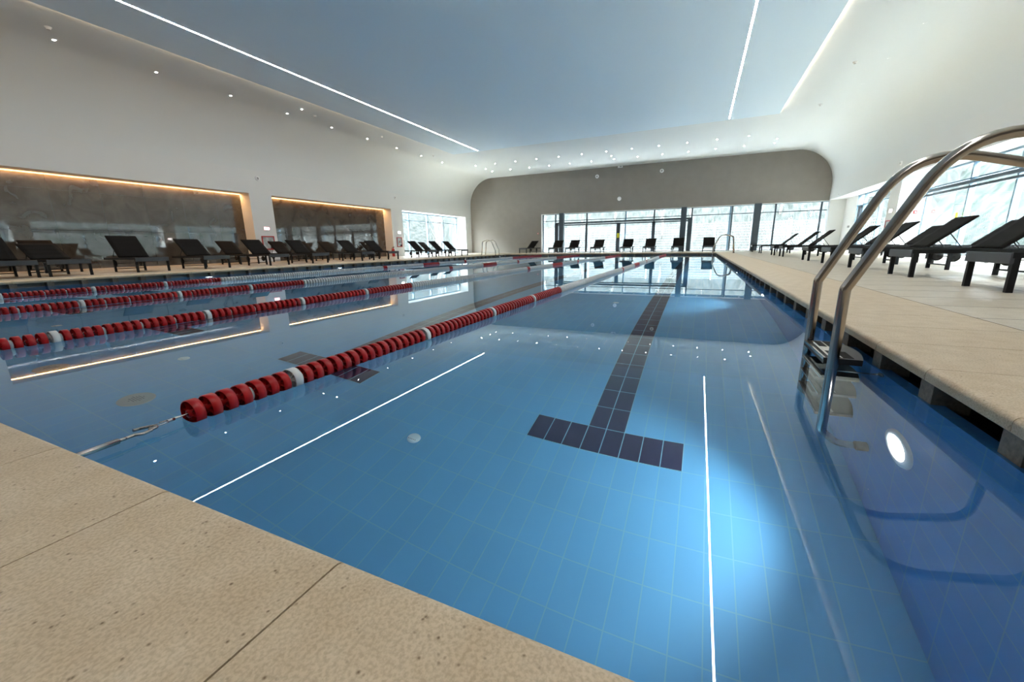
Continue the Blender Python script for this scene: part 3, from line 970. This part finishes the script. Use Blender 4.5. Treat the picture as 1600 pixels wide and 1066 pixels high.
# far glazing
FY = 30.62
t = thing('window_1', '', ''); t['kind'] = 'structure'
for k_ in ('label', 'category', 'group'):
    if k_ in t: del t[k_]
bm = new_bm()
for x in (-11.2, -10.17, -7.75, -3.02, -0.62, 1.75, 4.12, 6.45):
    bar(bm, x - 0.042, x + 0.042, FY, FY + 0.12, 0, WZT)
bar(bm, -11.28, 7.5, FY + 0.02, FY + 0.10, 2.30, 2.345)
bar(bm, -11.28, 7.5, FY, FY + 0.12, 0.0, 0.05)
bar(bm, -11.28, 7.5, FY, FY + 0.12, WZT - 0.06, WZT)
obj('window_frame', bm, M['alu'], t)['kind'] = 'structure'
bm = new_bm(); bar(bm, -11.25, 7.5, FY + 0.06, FY + 0.066, 0.04, WZT - 0.05)
obj('window_pane', bm, M['pane'], t)['kind'] = 'structure'
# dark door portal inside the far glazing
d = thing('door_1', '', ''); d['kind'] = 'structure'
for k_ in ('label', 'category', 'group'):
    if k_ in d: del d[k_]
bm = new_bm()
bar(bm, -10.20, -9.93, FY - 0.10, FY + 0.02, 0, 2.12)
bar(bm, -0.84, -0.57, FY - 0.10, FY + 0.02, 0, 2.12)
bar(bm, -10.17, -0.60, FY - 0.10, FY + 0.02, 2.07, 2.19)
obj('door_frame', bm, M['alu'], d)['kind'] = 'structure'
bm = new_bm()
for x, w in ((-7.75, 0.07), (-5.42, 0.13), (-3.02, 0.10)):
    bar(bm, x - w, x + w, FY - 0.06, FY, 0, 2.04)
bar(bm, -9.98, -0.8, FY - 0.06, FY, 1.95, 2.03)
obj('door_stile', bm, M['alu'], d)['kind'] = 'structure'
bm = new_bm(); bar(bm, -5.50, -5.33, FY - 0.065, FY - 0.061, 0.98, 1.30)
st = obj('sticker', bm, M['yellow'], d); st['label'] = 'yellow safety sticker on the door stile'
# free-standing dark columns before the far glazing
for x, w, lab in ((-9.6, 0.17, 'leftmost'), (-1.12, 0.17, 'middle'), (3.12, 0.19, 'rightmost')):
    bm = new_bm(); bar(bm, x - w, x + w, RY1 - 0.28, RY1 + 0.02, 0, WZT + 0.0)
    tag(obj('steel_column', bm, M['alu']), 'dark square steel column before the far windows, ' + lab + ' of three', 'column', 'dark columns at the far windows')

def side_window(nm, X, sgn, ya, yb, mulls, header=None, door=False):
    """glazing in plane x = X; sgn +1 outside is +x"""
    t = bpy.data.objects.new(nm, None); COL.objects.link(t); t['kind'] = 'structure'
    zt = 2.86
    bm = new_bm()
    for y in mulls:
        bar(bm, X, X + sgn * 0.14, y - 0.035, y + 0.035, 0, zt)
    bar(bm, X, X + sgn * 0.12, ya, yb, 0, 0.06)
    bar(bm, X, X + sgn * 0.12, ya, yb, zt - 0.06, zt)
    bar(bm, X, X + sgn * 0.12, ya, yb, 2.31, 2.35)
    obj('window_frame', bm, M['alu_side'], t)['kind'] = 'structure'
    bm = new_bm(); bar(bm, X + sgn * 0.05, X + sgn * 0.056, ya, yb, 0.05, zt - 0.05)
    obj('window_pane', bm, M['pane'], t)['kind'] = 'structure'
    if header:
        bm = new_bm()
        bar(bm, X - sgn * 0.10, X, header[0], header[1], 2.03, 2.10)
        bar(bm, X - sgn * 0.14, X - sgn * 0.02, header[0], header[1], 2.16, 2.25)
        obj('door_rail', bm, M['alu'], t)['kind'] = 'structure'
    return t
side_window('window_2', 7.5, 1, 21.72, 28.3, (21.8, 23.3, 25.1, 27.3, 28.2))
side_window('window_3', 7.5, 1, 12.9, 20.78, (13.0, 15.85, 18.02, 20.65), header=(13.0, 20.9))
side_window('window_4', 7.5, 1, 4.05, 11.95, (4.2, 6.2, 8.0, 9.9, 11.8), header=(4.2, 11.9))
w6 = side_window('window_5', -18.25, -1, 21.7, 29.45, (21.8, 23.3, 25.45, 27.45, 29.38))
bm = new_bm(); bar(bm, 7.36, 7.375, 17.98, 18.10, 1.08, 1.32); st = obj('sticker', bm, M['yellow']); 
st.parent = bpy.data.objects['window_3']; st['label'] = 'yellow safety sticker on the glass door'
# dark door leaf near the far end of the right window
bm = new_bm(); bar(bm, 7.42, 7.5, 27.35, 27.75, 0, 2.28); o = obj('door_leaf', bm, M['alu']); o.parent = bpy.data.objects['window_2']; o['kind'] = 'structure'

# ------------------------------------------------------------------ ceiling lights
for X, ye, lb in ((-11.88, 21.74, 'long white light line on the left part of the ceiling'), (0.742, 21.67, 'long white light line on the right part of the ceiling')):
    t = thing('strip_light', lb, 'ceiling light', (X, 0, HC), 0, 'long ceiling light lines')
    bm = new_bm(); box(bm, -0.019, 0.019, -5.2, ye, -0.010, -0.004); obj('diffuser', bm, M['led_white'], t)
    bm = new_bm(); box(bm, -0.028, -0.019, -5.2, ye, -0.012, -0.002); box(bm, 0.019, 0.028, -5.2, ye, -0.012, -0.002); obj('profile', bm, M['white_paint'], t)

def make_spot():
    t = thing('ceiling_spotlight', '', 'spotlight')
    bm = new_bm(); lathe(bm, [(0.030, -0.002), (0.035, -0.008), (0.046, -0.005), (0.048, 0.0)], seg=20); obj('trim_ring', bm, M['white_paint'], t)
    bm = new_bm(); lathe(bm, [(0.0, -0.004), (0.030, -0.004), (0.0305, 0.0)], seg=20); obj('lens', bm, M['spot'], t)
    return t
sp0 = make_spot(); spf = [True]
def spot(x, y, label, group):
    z = ceil_z(x, y) - 0.001
    if spf[0]:
        o = sp0; spf[0] = False
        o.location = (x, y, z); tag(o, label, 'spotlight', group)
    else:
        dup(sp0, (x, y, z), 0, label, group)
for k in range(9):
    spot(-15.45, 5.95 + 2.195 * k, 'tiny round ceiling spotlight in the row above the left wall, ' + ordn[k], 'spotlights above the left wall')
spot(-14.57, 12.5, 'single ceiling spotlight set inside the left row, beside the cove line', 'spotlights above the left wall')
for k in range(8):
    spot(4.72, 8.45 + 2.18 * k, 'tiny round ceiling spotlight in the row above the right wall, ' + ordn[k], 'spotlights above the right wall')
for k in range(13):
    side_ = ('%s from left' % ['first', 'second', 'third', 'fourth', 'fifth', 'sixth', 'seventh', 'eighth', 'ninth', 'tenth', 'eleventh', 'twelfth', 'thirteenth'][k])
    xk = -14.12 + 1.452 * k
    if k < 12:
        spot(xk, 25.52, 'tiny spotlight in the nearer cross row before the far wall, ' + side_, 'nearer cross row of spotlights')
    spot(xk, 27.93, 'tiny spotlight in the row closest to the far wall, ' + side_, 'spotlights closest to the far wall')
for x, w_ in ((-14.1, 'left'), (-5.36, 'middle'), (3.28, 'right')):
    spot(x, 26.9, 'tiny ceiling spotlight between the two far cross rows, ' + w_ + ' of three', 'spotlights between the far rows')

# smoke detectors and small ceiling speakers
def detector(x, y, label):
    t = thing('smoke_detector', label, 'smoke detector', (x, y, ceil_z(x, y)), 0, 'white ceiling detectors')
    bm = new_bm(); lathe(bm, [(0.0, -0.055), (0.035, -0.055), (0.05, -0.035), (0.055, -0.018), (0.065, -0.016), (0.07, 0.0)], seg=24); obj('housing', bm, M['white_paint'], t)
    bm = new_bm(); lathe(bm, [(0.03, -0.0555), (0.033, -0.057), (0.0, -0.062)], seg=16); obj('sensor_cap', bm, M['grey_plastic'], t)
for (x, y, w_) in ((-14.75, 5.63, 'above the left wall, nearest'), (-14.74, 13.25, 'above the left wall, second nearest'), (-14.6, 17.0, 'above the left wall, third nearest'), (-14.8, 21.6, 'above the left wall, farthest'), (3.88, 17.05, 'beside the right cove line, nearer'), (3.93, 21.3, 'beside the right cove line, farther')):
    detector(x, y, 'white round detector on the ceiling ' + w_)

# ------------------------------------------------------------------ wall fittings
def cabinet(x, sx, y0, y1, z0, z1, label):
    """red framed hydrant cabinet on a side wall; sx = +1 if the room lies towards +x"""
    t = thing('hydrant_cabinet', label, 'hydrant cabinet', (x, (y0 + y1) / 2, z0), 0, 'red fire hydrant cabinets')
    h = z1 - z0; w = (y1 - y0) / 2
    bm = new_bm(); bar(bm, 0, sx * 0.03, -w, w, 0, h); obj('case', bm, M['white_paint'], t)
    bm = new_bm()
    e = 0.045
    bar(bm, sx * 0.03, sx * 0.05, -w, w, 0, e); bar(bm, sx * 0.03, sx * 0.05, -w, w, h - e, h)
    bar(bm, sx * 0.03, sx * 0.05, -w, -w + e, e, h - e); bar(bm, sx * 0.03, sx * 0.05, w - e, w, e, h - e)
    dr = obj('door_frame', bm, M['red_paint'], t)
    bm = new_bm(); bar(bm, sx * 0.032, sx * 0.038, -w + e, w - e, e, h - e); obj('glass', bm, M['glass_cab'], t)
    bm = new_bm(); box(bm, -0.035, 0.035, -0.035, 0.035, 0, 0.004)
    for v in bm.verts:
        v.co = Vector((sx * (0.0385 + v.co.z), v.co.x, v.co.y * 1.2 + h * 0.52))
    box(bm, min(sx * 0.039, sx * 0.044), max(sx * 0.039, sx * 0.044), -0.008, 0.008, h * 0.55, h * 0.66)
    obj('emblem', bm, M['red_paint'], t)
    bm = new_bm(); bar(bm, sx * 0.038, sx * 0.042, w * 0.25, w - e, e, h * 0.27); obj('hose_reel', bm, M['rubber'], t)
cabinet(RXL, 1, 12.07, 12.66, 0.52, 1.11, 'red framed hydrant cabinet on the wall between the two niches')
cabinet(RXL, 1, 20.95, 21.45, 0.57, 1.17, 'red framed hydrant cabinet between the farther niche and the left window')
cabinet(RXR, -1, 20.82, 21.5, 0.60, 1.27, 'red framed hydrant cabinet on the right wall pier behind the ladder')
def exit_lamp(x, sx, y, z, label, red=True):
    t = thing('exit_sign', label, 'exit sign', (x, y, z), 0, 'lit signs above hydrant cabinets')
    bm = new_bm(); bar(bm, 0, sx * 0.04, -0.14, 0.14, -0.07, 0.07); obj('case', bm, M['white_paint'], t)
    bm = new_bm(); bar(bm, sx * 0.04, sx * 0.044, -0.125, 0.125, -0.058, 0.058); obj('face', bm, M['sign_red'] if red else M['lamp_white'], t)
    bm = new_bm(); bar(bm, sx * 0.0445, sx * 0.048, -0.06, 0.09, -0.03, 0.03); bar(bm, sx * 0.0445, sx * 0.048, -0.09, -0.05, 0.0, 0.04); obj('symbol', bm, M['sign_white'], t)
exit_lamp(RXL, 1, 12.37, 1.43, 'small lit pink sign above the cabinet between the niches')
exit_lamp(RXL, 1, 21.25, 1.46, 'small lit white sign above the cabinet by the left window', red=False)
exit_lamp(RXR, -1, 21.2, 1.62, 'small lit white sign above the cabinet on the right wall', red=False)
def wall_lamp(loc, d, label, r=0.07):
    """small domed fitting; d is the outward direction axis letter and sign"""
    ax, s = d
    t = thing('wall_speaker', label, 'speaker', loc, 0, 'small fittings high on the walls')
    bm = new_bm(); lathe(bm, [(0.0, s * 0.05), (r * 0.6, s * 0.048), (r * 0.95, s * 0.03), (r, 0.0)], axis=ax, seg=20); obj('housing', bm, M['white_paint'], t)
    bm = new_bm(); lathe(bm, [(0.0, s * 0.056), (r * 0.45, s * 0.052), (r * 0.5, s * 0.046)], axis=ax, seg=16); obj('grille', bm, M['grey_plastic'], t)
wall_lamp((RXL, 12.3, 3.50), ('X', 1), 'small round fitting high on the left wall, above the pier between niches', 0.10)
wall_lamp((RXL, 21.1, 3.56), ('X', 1), 'small round fitting high on the left wall, above the farther cabinet', 0.09)
wall_lamp((RXR, 21.13, 3.35), ('X', -1), 'small round fitting high on the right wall, above the cabinet', 0.08)
wall_lamp((RXR, 28.6, 2.98), ('X', -1), 'small round fitting on the right wall near the far corner', 0.07)
wall_lamp((-7.05, RY1, 5.26), ('Y', -1), 'pale round speaker high on the taupe far wall, left one', 0.13)
wall_lamp((-2.70, RY1, 5.27), ('Y', -1), 'pale round speaker high on the taupe far wall, right one', 0.13)
t = thing('emergency_lamp', 'oval white emergency lamp in the middle of the taupe far wall', 'lamp', (-5.43, RY1, 3.66))
bm = new_bm(); lathe(bm, [(0.0, -0.05), (0.08, -0.045), (0.13, -0.02), (0.14, 0.0)], axis='Y', seg=24); obj('diffuser', bm, M['white_paint'], t)
t = thing('ceiling_sign', 'small white box sign on the ceiling edge above the far wall', 'sign', (-5.42, RY1 - 0.2, HC))
bm = new_bm(); box(bm, -0.16, 0.16, -0.03, 0.03, -0.14, 0.0, 0.004); obj('case', bm, M['white_paint'], t)
bm = new_bm(); box(bm, -0.03, 0.11, -0.034, -0.030, -0.115, -0.03); obj('symbol', bm, M['grey_plastic'], t)
t = thing('call_point', 'small red fire call point beside the left end of the far windows', 'call point', (-11.55, RY1, 1.44))
bm = new_bm(); box(bm, -0.05, 0.05, -0.04, 0.0, -0.06, 0.06, 0.004); obj('case', bm, M['red_paint'], t)
bm = new_bm(); box(bm, -0.025, 0.025, -0.044, -0.040, -0.03, 0.03); obj('button', bm, M['white_paint'], t)
t = thing('alarm_button', 'small red alarm button in the right window reveal', 'call point', (7.3, 20.78, 1.52))
bm = new_bm(); box(bm, -0.05, 0.05, -0.05, 0.0, -0.06, 0.06, 0.004); obj('case', bm, M['red_paint'], t)
bm = new_bm(); box(bm, -0.02, 0.02, -0.054, -0.05, -0.02, 0.02); obj('button', bm, M['white_paint'], t)
t = thing('double_socket', 'grey double socket on the white wall beyond the right loungers', 'socket', (7.5, 29.1, 1.28))
for q in (-0.09, 0.09):
    bm = new_bm(); box(bm, -0.02, 0.0, q - 0.07, q + 0.07, -0.06, 0.06, 0.003); obj('cover', bm, M['grey_plastic'], t)
t = thing('fire_extinguisher', 'red fire extinguisher standing at the end of the farther niche', 'fire extinguisher', (-17.25, 20.3, 0))
bm = new_bm(); lathe(bm, [(0.0, 0.0), (0.08, 0.0), (0.085, 0.02), (0.085, 0.40), (0.06, 0.47), (0.025, 0.50), (0.025, 0.54), (0.0, 0.54)], seg=24); obj('body', bm, M['red_paint'], t)
bm = new_bm(); box(bm, -0.02, 0.10, -0.012, 0.012, 0.54, 0.58, 0.004); obj('handle', bm, M['rubber'], t)
bm = new_bm(); tube(bm, fillet_path([(0.0, 0, 0.54), (-0.12, 0, 0.52), (-0.13, 0, 0.2)], 0.08, 6), 0.01, 8); obj('hose', bm, M['rubber'], t)

# ------------------------------------------------------------------ outside
bm = new_bm()
box(bm, 7.75, 60, -30, RY1 + 0.8, -0.12, -0.03)
box(bm, -60, -18.45, -30, RY1 + 0.8, -0.12, -0.03)
struct('ground', bm, M['concrete'])
bm = new_bm()
box(bm, -60, 60, RY1 + 0.8, 70, -0.12, -0.03)
struct('ground', bm, M['terrace'])
def slope(name, p0, p1, dirv, h, run, m):
    """rising bank between ground points p0 and p1, growing along dirv"""
    bm = new_bm(); n = 70; r_ = 20
    rws = []
    for j in range(r_ + 1):
        u = j / r_
        row = []
        for i in range(n + 1):
            s_ = i / n
            x = p0[0] + (p1[0] - p0[0]) * s_ + dirv[0] * run * u
            y = p0[1] + (p1[1] - p0[1]) * s_ + dirv[1] * run * u
            row.append(bm.verts.new((x, y, -0.05 + h * u + random.uniform(-0.12, 0.12) * (0 if j == 0 else 1))))
        rws.append(row)
    for j in range(r_):
        for i in range(n):
            f = bm.faces.new((rws[j][i], rws[j][i + 1], rws[j + 1][i + 1], rws[j + 1][i])); f.smooth = True
    struct(name, bm, m)
slope('hillside', (-45, 38), (20, 38), (0, 1), 11, 10, M['slope'])
slope('hillside', (13.0, 44), (13.0, -25), (1, 0), 11, 9, M['slope_mat'])
slope('hillside', (-27, -5), (-27, 60), (-1, 0), 10, 8, M['slope'])
# white mesh fence panels at the foot of the bank
def fence_panel(x, y, ang, label, group):
    t = thing('fence_panel', label, 'fence', (x, y, -0.03), ang, group)
    bm = new_bm(); box(bm, -0.04, 0.04, -0.04, 0.04, 0, 2.15, 0.004); obj('post', bm, M['fence'], t)
    bm = new_bm()
    for k in range(1, 25):
        box(bm, k * 0.1 - 0.0035, k * 0.1 + 0.0035, -0.004, 0.004, 0.05, 2.05)
    for k in range(11):
        box(bm, 0.04, 2.46, -0.006, 0.006, 0.05 + 0.2 * k - 0.005, 0.05 + 0.2 * k + 0.005)
    obj('mesh', bm, M['fence'], t)
    return t
f0 = fence_panel(-16.5, 36.5, 0, 'pale wire mesh fence panel at the foot of the bank behind the far windows', 'fence panels behind the far windows')
for k in range(1, 11):
    dup(f0, (-16.5 + 2.5 * k, 36.5, -0.03), 0)
# bare trees outside the left window and on the bank
def tree(x, y, h, label, group, seed):
    rnd = random.Random(seed)
    t = thing('bare_tree', label, 'tree', (x, y, -0.05), 0, group)
    bm = new_bm()
    tr = [(0, 0, 0)]
    for k in range(1, 7):
        tr.append((rnd.uniform(-.12, .12) * k / 2, rnd.uniform(-.12, .12) * k / 2, h * k / 6))
    tube(bm, tr, [0.11 - 0.015 * k for k in range(7)], 7); obj('trunk', bm, M['bark'], t)
    bm = new_bm()
    for k in range(34):
        u = rnd.uniform(0.12, 0.95); i = min(5, int(u * 6)); a = Vector(tr[i]).lerp(Vector(tr[i + 1]), u * 6 - i)
        an = rnd.uniform(0, 2 * PI); L = rnd.uniform(0.6, 1.9) * (1.1 - u * 0.6)
        b_ = a + Vector((math.cos(an) * L * 0.5, math.sin(an) * L * 0.5, L))
        c = a.lerp(b_, 0.5) + Vector((rnd.uniform(-.1, .1), rnd.uniform(-.1, .1), rnd.uniform(-.05, .1)))
        tube(bm, [a, c, b_], [0.022, 0.014, 0.005], 5, cap=False)
    obj('branches', bm, M['bark'], t)
rt = random.Random(3)
for k in range(9):
    tree(-23 - 1.7 * (k % 4), 24 + 2.4 * k + rt.uniform(-.4, .4), rt.uniform(5, 8), 'bare thin tree trunk outside the left window', 'bare trees outside the left window', k)
for k in range(14):
    yy = 39 + 1.6 * (k % 3)
    o_ = tree(-17 + 2.3 * k + rt.uniform(-.3, .3), yy, rt.uniform(4, 6.5), 'bare thin tree on the bank behind the far windows', 'bare trees on the far bank', 100 + k)
for o in COL.objects:
    if o.get('category') == 'tree' and o.location.y > 38.5 and o.location.x > -18:
        o.location.z = (o.location.y - 38) * 1.0 - 0.15
# canopy beams over the far terrace, plus an added plate that blocks sky light
t = thing('terrace_canopy', 'grey canopy beams just outside the far windows, under an added sky-blocking plate', 'canopy', (0, 31.1, 3.0))
bm = new_bm(); box(bm, -13, 9, 0, 0.12, 0, 0.14); box(bm, -13, 9, 2.4, 2.52, 0, 0.14); obj('beam', bm, M['alu_side'], t)
for x in (-12.9, -5.4, 1.8, 8.9):
    bm = new_bm(); box(bm, x - 0.05, x + 0.05, 2.41, 2.51, -3.03, 0); obj('post', bm, M['alu_side'], t)
bm = new_bm(); box(bm, -13, 9, 0.0, 2.52, 0.14, 0.18); obj('sky_block_plate', bm, M['alu_side'], t)  # solid plate added to keep high sky light off the far deck
bm = new_bm()
for k in range(24):
    box(bm, -12.8 + 0.92 * k, -12.72 + 0.92 * k, 0.12, 2.4, 0.04, 0.12)
obj('slats', bm, M['fence'], t)
